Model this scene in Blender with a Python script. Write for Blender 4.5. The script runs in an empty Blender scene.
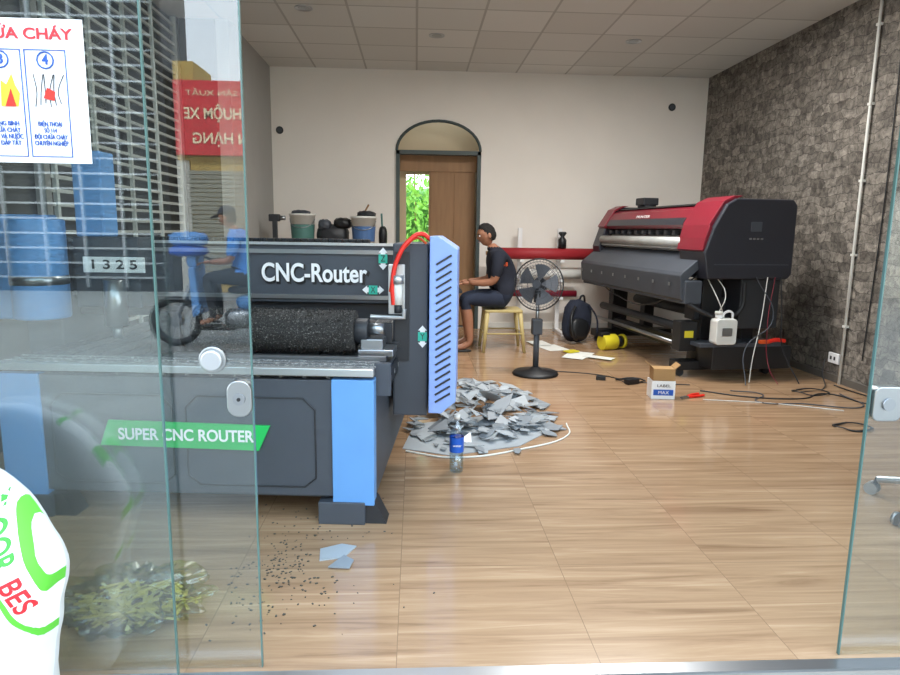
import bpy, bmesh, math, random
from mathutils import Vector, Matrix, Euler
from mathutils import noise as NZ
from mathutils.bvhtree import BVHTree
random.seed(7)
C=bpy.context; D=bpy.data
def link(o): C.scene.collection.objects.link(o); return o
# ---------------- materials ----------------
def mat(name,col,rough=0.6,metal=0.0,var=0.0,scale=8.0,bump=0.0,emit=0.0,coat=0.0,stretch=(1,1,1)):
    m=D.materials.new(name); m.use_nodes=True; nt=m.node_tree; n=nt.nodes; b=n['Principled BSDF']
    b.inputs['Roughness'].default_value=rough; b.inputs['Metallic'].default_value=metal
    c=(*col,1)
    if coat: b.inputs['Coat Weight'].default_value=coat
    b.inputs['Base Color'].default_value=c
    if var>0 or bump>0:
        tc=n.new('ShaderNodeTexCoord'); mp=n.new('ShaderNodeMapping'); mp.inputs['Scale'].default_value=stretch
        ns=n.new('ShaderNodeTexNoise'); ns.inputs['Scale'].default_value=scale; ns.inputs['Detail'].default_value=6
        nt.links.new(tc.outputs['Object'],mp.inputs[0]); nt.links.new(mp.outputs[0],ns.inputs['Vector'])
        if var>0:
            r=n.new('ShaderNodeValToRGB'); r.color_ramp.elements[0].position=0.3; r.color_ramp.elements[1].position=0.7
            r.color_ramp.elements[0].color=(*[max(0,x*(1-var)) for x in col],1)
            r.color_ramp.elements[1].color=(*[min(1,x*(1+var)) for x in col],1)
            nt.links.new(ns.outputs['Fac'],r.inputs[0]); nt.links.new(r.outputs[0],b.inputs['Base Color'])
        if bump>0:
            bp=n.new('ShaderNodeBump'); bp.inputs['Strength'].default_value=bump; bp.inputs['Distance'].default_value=0.02
            nt.links.new(ns.outputs['Fac'],bp.inputs['Height']); nt.links.new(bp.outputs[0],b.inputs['Normal'])
    return m
def srgb(h):
    h=h.lstrip('#'); v=[int(h[i:i+2],16)/255 for i in (0,2,4)]
    return tuple(x/12.92 if x<=0.04045 else ((x+0.055)/1.055)**2.4 for x in v)
M={}
def mk(k,hexc,**kw): M[k]=mat(k,srgb(hexc),**kw); return M[k]
mk('cream','#efe9e1',rough=.9,var=.02,scale=2)
mk('leftw','#a9a8a4',rough=.9,var=.04,scale=2)
mk('jog','#45443f',rough=.9,var=.06,scale=3)
mk('skirting','#5d5750',rough=.8,var=.1)
mk('dark','#41464e',rough=.5,var=.06,scale=5)
mk('darker','#26282c',rough=.5)
mk('black','#17181b',rough=.45)
mk('blackgl','#2a2b33',rough=.35)
mk('blue','#5f93cb',rough=.45,var=.04,scale=4)
mk('blue2','#8aa5e0',rough=.45,var=.03,scale=4)
mk('silver','#c3c6c8',rough=.35,metal=.8)
mk('lockmetal','#a9abab',rough=.28,metal=.95)
mk('steel','#9fa2a5',rough=.3,metal=.9)
mk('white','#eeeeee',rough=.6)
mk('offwhite','#d9d8d2',rough=.7,var=.05)
mk('grillew','#c4c6c2',rough=.6)
mk('red','#a2262e',rough=.6)
mk('maroon','#7c1a2b',rough=.35,var=.05)
mk('redbright','#e02a1c',rough=.4)
mk('green','#1fb257',rough=.5)
mk('teal','#2fb59c',rough=.5)
mk('yellow','#d9c92a',rough=.5)
mk('yellowch','#bdaa72',rough=.5)
mk('orange','#d8551f',rough=.5)
mk('skin','#a06e54',rough=.55,var=.06,scale=20)
mk('hair','#14100e',rough=.8,bump=.6,scale=60)
mk('shirt','#1a1e2b',rough=.9,var=.1,scale=12)
mk('shorts','#222a3c',rough=.9,var=.1,scale=12)
mk('ridershirt','#3a80cc',rough=.9,var=.1,scale=8)
mk('trousers','#2b2d33',rough=.9)
mk('dooredge','#3d4a4a',rough=.5)
mk('wood','#9a7450',rough=.6,var=.10,scale=4,stretch=(6,6,.6))
mk('tan','#c4b294',rough=.9)
mk('concrete','#8d8a84',rough=.95,var=.12,scale=3)
mk('paper','#e4e4dd',rough=.8,var=.04)
mk('card','#a98558',rough=.85,var=.06)
mk('shard','#868c91',rough=.45,var=.12,scale=3)
mk('shard2','#a6acb0',rough=.35,var=.1,scale=3)
mk('chips','#4a443c',rough=.9)
mk('labelblue','#1a57b8',rough=.4)
mk('navy','#1a2030',rough=.85,var=.15,scale=10)
mk('signred','#d1202a',rough=.5)
mk('ytan','#b99a55',rough=.8)
mk('facade','#b7b2a6',rough=.9,var=.06,scale=1)
mk('shutter','#8d8878',rough=.6)
mk('leaf','#7fb84a',rough=.6,var=.4,scale=5)
mk('hedge','#4f7f35',rough=.9,var=.5,scale=12)
mk('postertext','#c8232c',rough=.6)
mk('posterblue','#1d4fa0',rough=.6)
mk('glow','#e8b12c',rough=.6)
def speckle(name,base,spec,scale,thr,rough=.6):
    m=mat(name,srgb(base),rough=rough); nt=m.node_tree; n=nt.nodes; b=n['Principled BSDF']
    tc=n.new('ShaderNodeTexCoord'); ns=n.new('ShaderNodeTexNoise'); ns.inputs['Scale'].default_value=scale; ns.inputs['Detail'].default_value=4; ns.inputs['Roughness'].default_value=.8
    nt.links.new(tc.outputs['Object'],ns.inputs['Vector']); r=n.new('ShaderNodeValToRGB'); r.color_ramp.elements[0].position=thr; r.color_ramp.elements[0].color=(*srgb(base),1)
    r.color_ramp.elements[1].position=thr+.1; r.color_ramp.elements[1].color=(*srgb(spec),1); nt.links.new(ns.outputs['Fac'],r.inputs[0]); nt.links.new(r.outputs[0],b.inputs['Base Color'])
    bp=n.new('ShaderNodeBump'); bp.inputs['Strength'].default_value=.7; bp.inputs['Distance'].default_value=.01; nt.links.new(ns.outputs['Fac'],bp.inputs['Height']); nt.links.new(bp.outputs[0],b.inputs['Normal']); M[name]=m
speckle('grime','#2b2927','#8f8c86',110,.56,.8)
speckle('slat','#3a3c40','#8b8d8e',55,.56)
speckle('slatdust','#6c6e70','#b7b8b6',80,.5)
def clearmat(name,tint,gfac,rough=0.0):
    m=D.materials.new(name); m.use_nodes=True; nt=m.node_tree; n=nt.nodes; n.remove(n['Principled BSDF'])
    out=n['Material Output']; t=n.new('ShaderNodeBsdfTransparent'); t.inputs[0].default_value=(*tint,1)
    g=n.new('ShaderNodeBsdfGlossy'); g.inputs['Roughness'].default_value=rough
    mx=n.new('ShaderNodeMixShader'); mx.inputs[0].default_value=gfac
    nt.links.new(t.outputs[0],mx.inputs[1]); nt.links.new(g.outputs[0],mx.inputs[2]); nt.links.new(mx.outputs[0],out.inputs[0]); return m
M['glass']=clearmat('glass',(.92,.95,.94),.095)
M['glassedge']=mat('glassedge',srgb('#4d6a64'),rough=.2)
M['pet']=clearmat('pet',(.86,.93,.97),.14,.05)
M['plasticbag']=clearmat('plasticbag',(.93,.91,.6),.16,.3)
def floormat():
    m=D.materials.new('floor_tile'); m.use_nodes=True; nt=m.node_tree; n=nt.nodes; L=nt.links.new; b=n['Principled BSDF']
    tc=n.new('ShaderNodeTexCoord'); br=n.new('ShaderNodeTexBrick'); br.offset=0; br.squash=1
    br.inputs['Scale'].default_value=1; br.inputs['Brick Width'].default_value=.6; br.inputs['Row Height'].default_value=.6
    br.inputs['Mortar Size'].default_value=.0013; br.inputs['Mortar Smooth'].default_value=.1
    br.inputs['Color1'].default_value=(0,0,0,1); br.inputs['Color2'].default_value=(1,1,1,1); br.inputs['Mortar'].default_value=(.5,.5,.5,1)
    mp0=n.new('ShaderNodeMapping'); mp0.inputs['Location'].default_value=(.05,.12,0); L(tc.outputs['Object'],mp0.inputs[0]); L(mp0.outputs[0],br.inputs['Vector'])
    vm=n.new('ShaderNodeVectorMath'); vm.operation='MULTIPLY_ADD'; vm.inputs[1].default_value=(.6,.9,.7)
    L(br.outputs['Color'],vm.inputs[0])
    mp=n.new('ShaderNodeMapping'); mp.inputs['Rotation'].default_value=(0,0,math.radians(-52)); mp.inputs['Scale'].default_value=(.9,16,1)
    L(tc.outputs['Object'],mp.inputs[0]); L(mp.outputs[0],vm.inputs[2])
    ns=n.new('ShaderNodeTexNoise'); ns.inputs['Scale'].default_value=1.3; ns.inputs['Detail'].default_value=8; ns.inputs['Distortion'].default_value=.8; ns.inputs['Roughness'].default_value=.62
    L(vm.outputs[0],ns.inputs['Vector'])
    r=n.new('ShaderNodeValToRGB'); e=r.color_ramp.elements
    e[0].position=.26; e[0].color=(*srgb('#7f6249'),1); e[1].position=.74; e[1].color=(*srgb('#c0a182'),1)
    x=e.new(.42); x.color=(*srgb('#9d7d60'),1); x=e.new(.56); x.color=(*srgb('#aa8a6b'),1)
    L(ns.outputs['Fac'],r.inputs[0])
    mx=n.new('ShaderNodeMixRGB'); mx.inputs[2].default_value=(*srgb('#846a52'),1); L(br.outputs['Fac'],mx.inputs[0]); L(r.outputs[0],mx.inputs[1])
    L(mx.outputs[0],b.inputs['Base Color']); b.inputs['Roughness'].default_value=.13; b.inputs['Specular IOR Level'].default_value=.6
    return m
def stonemat():
    m=D.materials.new('stone_wallpaper'); m.use_nodes=True; nt=m.node_tree; n=nt.nodes; L=nt.links.new; b=n['Principled BSDF']
    tc=n.new('ShaderNodeTexCoord'); sp=n.new('ShaderNodeSeparateXYZ'); cb=n.new('ShaderNodeCombineXYZ')
    L(tc.outputs['Object'],sp.inputs[0]); L(sp.outputs['Y'],cb.inputs['X']); L(sp.outputs['Z'],cb.inputs['Y'])
    nz=n.new('ShaderNodeTexNoise'); nz.inputs['Scale'].default_value=5; nz.inputs['Detail'].default_value=5
    L(cb.outputs[0],nz.inputs['Vector'])
    vs=n.new('ShaderNodeVectorMath'); vs.operation='MULTIPLY_ADD'; vs.inputs[1].default_value=(.26,.16,0); L(nz.outputs['Color'],vs.inputs[0]); L(cb.outputs[0],vs.inputs[2])
    br=n.new('ShaderNodeTexBrick'); br.inputs['Scale'].default_value=1; br.inputs['Brick Width'].default_value=.2; br.inputs['Row Height'].default_value=.08
    br.inputs['Mortar Size'].default_value=.005; br.inputs['Mortar Smooth'].default_value=1; br.offset=.37; br.squash=.6; br.squash_frequency=3
    br.inputs['Color1'].default_value=(*srgb('#6e6861'),1); br.inputs['Color2'].default_value=(*srgb('#9f988f'),1); br.inputs['Mortar'].default_value=(*srgb('#514c47'),1)
    L(vs.outputs[0],br.inputs['Vector'])
    n2=n.new('ShaderNodeTexNoise'); n2.inputs['Scale'].default_value=14; n2.inputs['Detail'].default_value=9; n2.inputs['Roughness'].default_value=.78; n2.inputs['Distortion'].default_value=.6; L(cb.outputs[0],n2.inputs['Vector'])
    r=n.new('ShaderNodeValToRGB'); r.color_ramp.elements[0].position=.40; r.color_ramp.elements[0].color=(.26,.25,.24,1); r.color_ramp.elements[1].position=.64; r.color_ramp.elements[1].color=(1.1,1.08,1.05,1)
    L(n2.outputs['Fac'],r.inputs[0])
    mx=n.new('ShaderNodeMixRGB'); mx.blend_type='MULTIPLY'; mx.inputs[0].default_value=.95; L(br.outputs['Color'],mx.inputs[1]); L(r.outputs[0],mx.inputs[2])
    L(mx.outputs[0],b.inputs['Base Color']); b.inputs['Roughness'].default_value=.8
    return m
def ceilmat():
    m=D.materials.new('ceiling_tile'); m.use_nodes=True; nt=m.node_tree; n=nt.nodes; L=nt.links.new; b=n['Principled BSDF']
    tc=n.new('ShaderNodeTexCoord'); br=n.new('ShaderNodeTexBrick'); br.offset=0
    br.inputs['Scale'].default_value=1; br.inputs['Brick Width'].default_value=.61; br.inputs['Row Height'].default_value=.61; br.inputs['Mortar Size'].default_value=.012; br.inputs['Mortar Smooth'].default_value=.2
    br.inputs['Color1'].default_value=(*srgb('#deddd8'),1); br.inputs['Color2'].default_value=(*srgb('#cfcdc7'),1); br.inputs['Mortar'].default_value=(*srgb('#b4b2ac'),1)
    L(tc.outputs['Object'],br.inputs['Vector'])
    L(br.outputs['Color'],b.inputs['Base Color']); b.inputs['Roughness'].default_value=.9
    return m
M['floor']=floormat(); M['stone']=stonemat(); M['ceil']=ceilmat()
# ---------------- geometry helpers ----------------
def empty(name,loc=(0,0,0),rz=0,rot=None):
    e=D.objects.new(name,None); e.empty_display_size=.1; e.location=loc; e.rotation_euler=rot or (0,0,rz); return link(e)
def fin(name,bm,m,par=None,smooth=False,bevel=0):
    bmesh.ops.recalc_face_normals(bm,faces=bm.faces)
    me=D.meshes.new(name); bm.to_mesh(me); bm.free(); o=D.objects.new(name,me); link(o)
    if m is not None: me.materials.append(M[m] if isinstance(m,str) else m)
    if smooth:
        for p in me.polygons: p.use_smooth=True
    if bevel>0:
        md=o.modifiers.new('bevel','BEVEL'); md.width=bevel; md.segments=2; md.limit_method='ANGLE'; md.angle_limit=math.radians(35)
    if par: o.parent=par
    return o
def addbox(bm,c,s,rot=None):
    mt=Matrix.Translation(Vector(c))
    if rot: mt=mt@Euler(rot).to_matrix().to_4x4()
    mt=mt@Matrix.Diagonal((s[0],s[1],s[2],1))
    bmesh.ops.create_cube(bm,size=1,matrix=mt)
def box(name,c,s,m,par=None,bevel=0,rot=None):
    bm=bmesh.new(); addbox(bm,c,s,rot); return fin(name,bm,m,par,bevel=bevel)
def bx(name,x0,x1,y0,y1,z0,z1,m,par=None,bevel=0):
    return box(name,((x0+x1)/2,(y0+y1)/2,(z0+z1)/2),(x1-x0,y1-y0,z1-z0),m,par,bevel)
def boxes(name,lst,m,par=None,bevel=0):
    bm=bmesh.new()
    for b in lst: addbox(bm,b[0],b[1],b[2] if len(b)>2 else None)
    return fin(name,bm,m,par,bevel=bevel)
def cyl(name,p1,p2,r,m,par=None,r2=None,seg=24,bevel=0):
    p1=Vector(p1);p2=Vector(p2);d=p2-p1; bm=bmesh.new()
    mt=Matrix.Translation((p1+p2)/2)@d.to_track_quat('Z','Y').to_matrix().to_4x4()
    bmesh.ops.create_cone(bm,cap_ends=True,segments=seg,radius1=r,radius2=r if r2 is None else r2,depth=d.length,matrix=mt)
    o=fin(name,bm,m,par,bevel=bevel)
    for p in o.data.polygons: p.use_smooth=len(p.vertices)==4
    return o
def prism(name,pts,axis,a,b,m,par=None,bevel=0):
    bm=bmesh.new()
    def P(u,v,w): return {'x':(w,u,v),'y':(u,w,v),'z':(u,v,w)}[axis]
    vs=[bm.verts.new(P(u,v,a)) for u,v in pts]; vt=[bm.verts.new(P(u,v,b)) for u,v in pts]
    n=len(pts); bm.faces.new(vs); bm.faces.new(vt)
    for i in range(n): bm.faces.new((vs[i],vs[(i+1)%n],vt[(i+1)%n],vt[i]))
    return fin(name,bm,m,par,bevel=bevel)
def lathe(name,prof,m,par=None,loc=(0,0,0),seg=28,rot=None):
    bm=bmesh.new(); rings=[]
    for r,z in prof:
        rings.append([bm.verts.new((max(r,.0005)*math.cos(2*math.pi*i/seg),max(r,.0005)*math.sin(2*math.pi*i/seg),z)) for i in range(seg)])
    for a,b in zip(rings[:-1],rings[1:]):
        for i in range(seg): bm.faces.new((a[i],a[(i+1)%seg],b[(i+1)%seg],b[i]))
    mt=Matrix.Translation(Vector(loc))
    if rot: mt=mt@Euler(rot).to_matrix().to_4x4()
    bmesh.ops.transform(bm,matrix=mt,verts=bm.verts)
    return fin(name,bm,m,par,smooth=True)
def tube(name,pts,r,m,par=None,smooth=True,cyclic=False):
    cu=D.curves.new(name,'CURVE'); cu.dimensions='3D'; cu.bevel_depth=r; cu.bevel_resolution=3; cu.resolution_u=8
    if smooth:
        s=cu.splines.new('BEZIER'); s.bezier_points.add(len(pts)-1)
        for p,q in zip(s.bezier_points,pts): p.co=q; p.handle_left_type=p.handle_right_type='AUTO'
    else:
        s=cu.splines.new('POLY'); s.points.add(len(pts)-1)
        for p,q in zip(s.points,pts): p.co=(*q,1)
    s.use_cyclic_u=cyclic; cu.use_fill_caps=True
    o=D.objects.new(name,cu); link(o); cu.materials.append(M[m])
    if par: o.parent=par
    return o
def text(name,body,c,w,m,par=None,rot=(math.pi/2,0,0),h=None,ext=.001,bold=0.0):
    cu=D.curves.new(name,'FONT'); cu.body=body; cu.align_x='CENTER'; cu.align_y='CENTER'; cu.size=1; cu.extrude=0; cu.offset=bold
    o=D.objects.new(name,cu); link(o); C.view_layer.update()
    dx,dy=max(o.dimensions.x,.01),max(o.dimensions.y,.01)
    s=w/dx; sy=s if h is None else h/dy
    o.scale=(s,sy,1); cu.extrude=ext; o.location=c; o.rotation_euler=rot; cu.materials.append(M[m])
    if par: o.parent=par
    return o
def ball(name,c,s,m,par=None,rot=None,seg=16):
    bm=bmesh.new(); mt=Matrix.Translation(Vector(c))
    if rot: mt=mt@Euler(rot).to_matrix().to_4x4()
    bmesh.ops.create_uvsphere(bm,u_segments=seg,v_segments=max(8,seg//2+2),radius=1,matrix=mt@Matrix.Diagonal((s[0],s[1],s[2],1)))
    return fin(name,bm,m,par,smooth=True)
def blob(name,c,s,m,par,p=3.0,seg=28,rot=None,noise=0.0):
    bm=bmesh.new(); bmesh.ops.create_uvsphere(bm,u_segments=seg,v_segments=seg//2,radius=1)
    for v in bm.verts:
        d=v.co; k=(abs(d.x)**p+abs(d.y)**p+abs(d.z)**p)**(-1/p); w=1+noise*math.sin(7*d.x+3*d.z)*math.cos(6*d.y-5*d.z)
        v.co=Vector((d.x*k*s[0]*w,d.y*k*s[1]*w,d.z*k*s[2]*w))
    mt=Matrix.Translation(Vector(c))
    if rot: mt=mt@Euler(rot).to_matrix().to_4x4()
    bmesh.ops.transform(bm,matrix=mt,verts=bm.verts); return fin(name,bm,m,par,smooth=True)
# ---------------- room shell ----------------
H=3.18; XR=3.65; XL=-1.77; XLL=-2.3; YB=8.36; YF=1.7
bx('floor',XLL,XR,YF-.02,YB+.1,-.1,0,'floor')
bx('ceiling',XLL-.1,XR+.1,YF,YB+.1,H,H+.1,'ceil')
bx('wall_right',XR,XR+.12,YF-.1,YB+.12,-.1,H,'stone')
bx('wall_left',XLL-.12,XLL,YF-.1,6.72,-.1,H,'jog')
bx('wall_left_return',XLL-.12,XL-.12,6.6,6.72,0,H,'jog')
bx('wall_left_rear',XL-.12,XL,6.6,YB+.1,0,H,'leftw')
dl,dr,zs,za=-.25,.81,2.23,2.60
pts=[(XL-.12,0),(XL-.12,H),(XR,H),(XR,0),(dr,0),(dr,zs)]
N=20; cx=(dl+dr)/2; rx=(dr-dl)/2
arc=[(cx+rx*math.cos(math.pi*i/N),zs+(za-zs)*math.sin(math.pi*i/N)) for i in range(1,N)]
pts+=arc+[(dl,zs),(dl,0)]
prism('wall_back',pts,'y',YB,YB+.12,'cream')
bx('baseboard_right',XR-.012,XR,YF,YB,0,.06,'skirting')
bx('baseboard_back',dr+.05,XR-.015,YB-.012,YB,0,.08,'offwhite')
df=empty('door_1')
fw=.045
boxes('frame',[((dl+fw/2,YB+.03,zs/2),(fw,.12,zs)),((dr-fw/2,YB+.03,zs/2),(fw,.12,zs)),((cx,YB+.03,zs-.02),(dr-dl,.12,.05))],'dooredge',df)
tube('arch_frame',[(cx+(rx-.01)*math.cos(math.pi*i/N),YB-.01,zs+(za-zs-.01)*math.sin(math.pi*i/N)) for i in range(0,N+1)],.018,'dooredge',df,smooth=False)
bx('door_leaf',.165,dr-.05,YB+.22,YB+.26,0.01,zs-.06,'wood',df)
boxes('leaf_mould',[((.2,YB+.215,1.1),(.02,.02,2.1)),((.5,YB+.215,1.1),(.012,.02,2.1))],'wood',df)
bx('wall_vestibule_left',dl-.12,dl-.0,YB+.12,YB+.5,0,H,'tan')
bx('wall_vestibule_right',dr,dr+.12,YB+.12,YB+.5,0,H,'tan')
prism('wall_vestibule_back',[(dl,0),(dl,H),(dr,H),(dr,0),(.17,0),(.17,1.98),(-.13,1.98),(-.13,0)],'y',YB+.4,YB+.5,'tan')
bx('wall_vestibule_lintel',dl,dr,YB+.2,YB+.24,2.0,zs-.03,'wood')
bx('ground_rear',-3,4,YB+.1,12,-.1,-.005,'concrete')
bm=bmesh.new()
for i in range(3000):
    p=Vector((random.uniform(-.9,.9),random.uniform(9.7,10.5),random.uniform(0.0,2.3)+.25*random.random())); s=random.uniform(.03,.08)
    R=Euler((random.uniform(0,6),random.uniform(0,6),random.uniform(0,6))).to_matrix()
    vs=[bm.verts.new(p+R@Vector(q)*s) for q in [(-1,0,0),(0,-.45,0),(1,0,0),(0,.45,0)]]; bm.faces.new(vs)
fol=empty('garden_shrub'); fin('leaves',bm,'leaf',fol)
blob('foliage_mass',(0,10.9,.95),(1.2,.5,.95),'hedge',fol,noise=.1)
for i in range(7): tube('stem_%d'%i,[(-.7+.22*i,10.3,-.005),(-.66+.22*i,10.4,1),(-.75+.24*i,10.4,2.2)],.015,'wood',fol)
for i,(x,z) in enumerate([(-1.67,2.44),(3.2,2.82)]):
    g=empty('wall_pipe_hole' if i==0 else 'wall_pipe_hole.001'); cyl('ring',(x,YB-.012,z),(x,YB,z),.045,'darker',g); cyl('plug',(x,YB-.016,z),(x,YB-.012,z),.03,'dark',g)
for i,(x,y) in enumerate([(.2,6.9),(2.2,6.9),(2.4,5.2),(-1.0,6.2)]):
    g=empty('downlight' if i==0 else 'downlight.%03d'%i); lathe('trim',[(.03,-.002),(.075,-.002),(.08,-.008),(.08,0)],'silver',g,(x,y,H)); cyl('lens',(x,y,H-.004),(x,y,H),.05,'steel',g)
cd=empty('conduit_pipe'); cyl('pipe',(XR-.026,5.25,.0),(XR-.026,5.25,H),.011,'offwhite',cd,seg=12)
tube('wire',[(XR-.01,5.0,H),(XR-.01,4.98,1.5),(XR-.01,5.02,.25)],.005,'black',cd)
boxes('clips',[((XR-.022,5.25,z),(.034,.04,.02)) for z in (.5,1.1,1.7,2.3,2.9)],'offwhite',cd)
so=empty('wall_socket'); bx('plate',XR-.02,XR,5.3,5.44,.16,.25,'white',so,.004); boxes('holes',[((XR-.021,5.35,.205),(.004,.02,.03)),((XR-.021,5.4,.205),(.004,.02,.03))],'darker',so)
# ---------------- storefront ----------------
bx('trim_sill',XLL,XR,YF-.05,YF-.005,0,.008,'steel')
bx('trim_header',XLL,XR,YF-.04,YF+.06,2.5,2.6,'steel')
def pane(name,x0,x1,y,z0=.002,z1=2.5):
    g=empty(name); bx('glass',x0,x1,y-.004,y+.004,z0,z1,'glass',g)
    bx('edge',x1-.001,x1+.003,y-.005,y+.005,z0,z1,'glassedge',g); bx('edge_2',x0-.003,x0+.001,y-.005,y+.005,z0,z1,'glassedge',g); return g
w1=pane('window_1',XLL,-.66,YF-.015,z0=.009)
w2=pane('door_2',-1.5,-.436,YF+.025)
w3=pane('door_3',1.285,2.3,YF+.025)
w4=pane('window_2',2.1,XR,YF-.015,z0=.009)
w5=empty('window_3'); bx('glass',XLL,XR,YF-.004,YF+.004,2.6,H,'glass',w5)
def roundrect(x,z,w,h,r,n=6):
    out=[]
    for cx_,cz_,a0 in ((x+w/2-r,z+h/2-r,0),(x-w/2+r,z+h/2-r,90),(x-w/2+r,z-h/2+r,180),(x+w/2-r,z-h/2+r,270)):
        for i in range(n+1):
            a=math.radians(a0+90*i/n); out.append((cx_+r*math.cos(a),cz_+r*math.sin(a)))
    return out
kn=empty('door_knob'); kn.parent=w2
cyl('flange',(-.535,YF+.021,.905),(-.535,YF+.012,.905),.036,'lockmetal',kn,bevel=.003); cyl('knob_cap',(-.535,YF+.012,.905),(-.535,YF+.0,.905),.028,'silver',kn,bevel=.004)
lk=empty('door_lock'); lk.parent=w2
prism('lock_plate',roundrect(-.468,.80,.066,.10,.03),'y',YF+.01,YF+.04,'lockmetal',lk,.003)
cyl('lock_core',(-.468,YF+.004,.80),(-.468,YF+.01,.80),.016,'steel',lk); cyl('keyway',(-.468,YF+.002,.80),(-.468,YF+.004,.80),.005,'black',lk)
lr=empty('door_lock_right'); lr.parent=w3
prism('lock_plate',roundrect(1.332,.785,.085,.10,.02),'y',YF+.01,YF+.04,'lockmetal',lr,.003)
cyl('lock_core',(1.332,YF+.004,.785),(1.332,YF+.01,.785),.018,'steel',lr)
# poster
po=empty('fire_safety_poster'); Yp=YF-.0205
bx('sheet',-1.26,-.79,Yp-.001,Yp,1.40,1.73,'white',po)
Yt=Yp-.003
text('title','CÁCH CHỮA CHÁY',(-1.0,Yt,1.695),.37,'postertext',po,h=.034,bold=.02)
steps=[('1','BÁO ĐỘNG\nCHO MỌI\nNGƯỜI'),('2','NGẮT ĐIỆN\nKHU VỰC\nCHÁY'),('3','DÙNG BÌNH\nCHỮA CHÁY\nCÁT VÀ NƯỚC\nĐỂ DẬP TẮT'),('4','ĐIỆN THOẠI\nSỐ 114\nĐỘI CHỮA CHÁY\nCHUYÊN NGHIỆP')]
for i,(a,b) in enumerate(steps):
    x=-1.193+.104*i
    tube('panel_outline_%s'%a,[(x-.047,Yt,1.66),(x+.047,Yt,1.66),(x+.047,Yt,1.415),(x-.047,Yt,1.415)],.0016,'posterblue',po,smooth=False,cyclic=True)
    tube('badge_%s'%a,[(x+.019*math.cos(t*math.pi/6),Yt,1.637+.019*math.sin(t*math.pi/6)) for t in range(12)],.0018,'posterblue',po,smooth=False,cyclic=True)
    text('digit_%s'%a,a,(x,Yt,1.637),.014,'posterblue',po,h=.023,bold=.02)
    text('caption_%s'%a,b,(x,Yt,1.468),.078,'posterblue',po,h=.062,bold=.004)
    if i%2==0:
        lathe('extinguisher_%s'%a,[(0,0),(.013,0),(.014,.055),(.006,.067),(.005,.08)],'redbright',po,(x-.024,Yt+.001,1.525))
        prism('flame_%s'%a,[(x-.005,1.53),(x+.034,1.53),(x+.04,1.56),(x+.03,1.58),(x+.024,1.605),(x+.01,1.58),(x-.002,1.59)],'y',Yt-.001,Yt,'glow',po)
        prism('flame_core_%s'%a,[(x+.005,1.53),(x+.03,1.53),(x+.02,1.57)],'y',Yt-.002,Yt-.001,'redbright',po)
    else:
        for k in range(6): tube('sketch_%s_%d'%(a,k),[(x-.03+.012*k,Yt,1.53+.004*(k%3)),(x-.025+.01*k,Yt,1.565),(x-.03+.012*k+.01*(k%2),Yt,1.605)],.0011,'darker',po)
        prism('hand_%s'%a,[(x-.01,1.55),(x+.015,1.545),(x+.018,1.565),(x,1.575)],'y',Yt-.001,Yt,'redbright',po)
# ---------------- outside ----------------
bx('ground_pavement',-14,14,-14,YF-.05,-.2,-.1,'concrete')
bx('trim_step',XLL,XR,YF-.05,YF-.02,-.1,.0,'concrete')
fb=empty('street_building'); Yo=-10.6
bx('body',-4.9,1.5,Yo-1.2,Yo,-.1,4.0,'ytan',fb)
bx('tower',-4.9,-4.5,Yo-1.2,Yo,4.0,4.55,'ytan',fb)
boxes('shutter',[((-3.2,Yo+.03,.12+.09*i),(2.9,.05,.075)) for i in range(26)],'shutter',fb)
bx('frame_l',-4.9,-4.65,Yo,Yo+.06,-.1,2.6,'facade',fb)
sg=empty('shop_sign'); bx('board',-4.85,-2.2,Yo+.10,Yo+.2,2.7,4.15,'signred',sg,.01)
boxes('bracket',[((-4.4,Yo+.085,3.4),(.1,.04,.4)),((-2.7,Yo+.085,3.4),(.1,.04,.4))],'steel',sg)
mr=(math.pi/2,0,math.pi)
mk('signyellow','#f3d9b0',rough=.5)
text('line_1','CƠ SỞ SẢN XUẤT',(-3.75,Yo+.215,3.9),1.7,'signyellow',sg,rot=mr,h=.16)
text('line_2','ÓC NHUỘM XE',(-3.75,Yo+.215,3.5),1.8,'signyellow',sg,rot=mr,h=.36,bold=.02)
text('line_3','DÁN HẠNG',(-3.75,Yo+.215,3.02),1.5,'signyellow',sg,rot=mr,h=.33,bold=.02)
f2=empty('lattice_building')
bx('body',-14,-5.1,Yo-1.5,Yo,-.1,7.8,'darker',f2)
lst=[]
for i in range(26): lst.append(((-9.5,Yo+.1,.2+.3*i),(8.6,.03,.04)))
for i in range(12): lst.append(((-13.8+.78*i,Yo+.12,3.9),(.05,.03,7.8)))
boxes('lattice',lst,'steel',f2)
f3=empty('street_house'); bx('body',2.2,13,Yo-1.5,Yo,-.1,5.2,'facade',f3); boxes('windows',[((4+2.2*i,Yo+.02,2.9),(1.2,.06,1.3)) for i in range(4)],'darker',f3); bx('roof_ledge',2.0,13.2,Yo-1.5,Yo+.4,5.2,5.35,'tan',f3)
# ---------------- left grille ----------------
gr=empty('steel_grille_gate'); X=XLL+.06
lst=[((X,5.35,.02+.085*i),(.02,2.3,.022)) for i in range(37)]
lst+=[((X+.01,4.25+.56*i,1.58),(.025,.03,3.14)) for i in range(5)]
boxes('bars',lst,'grillew',gr)
bx('frame_post',X-.03,X+.03,6.48,6.54,0,3.16,'silver',gr); bx('frame_post_2',X-.03,X+.03,4.1,4.16,0,3.16,'silver',gr)
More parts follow.
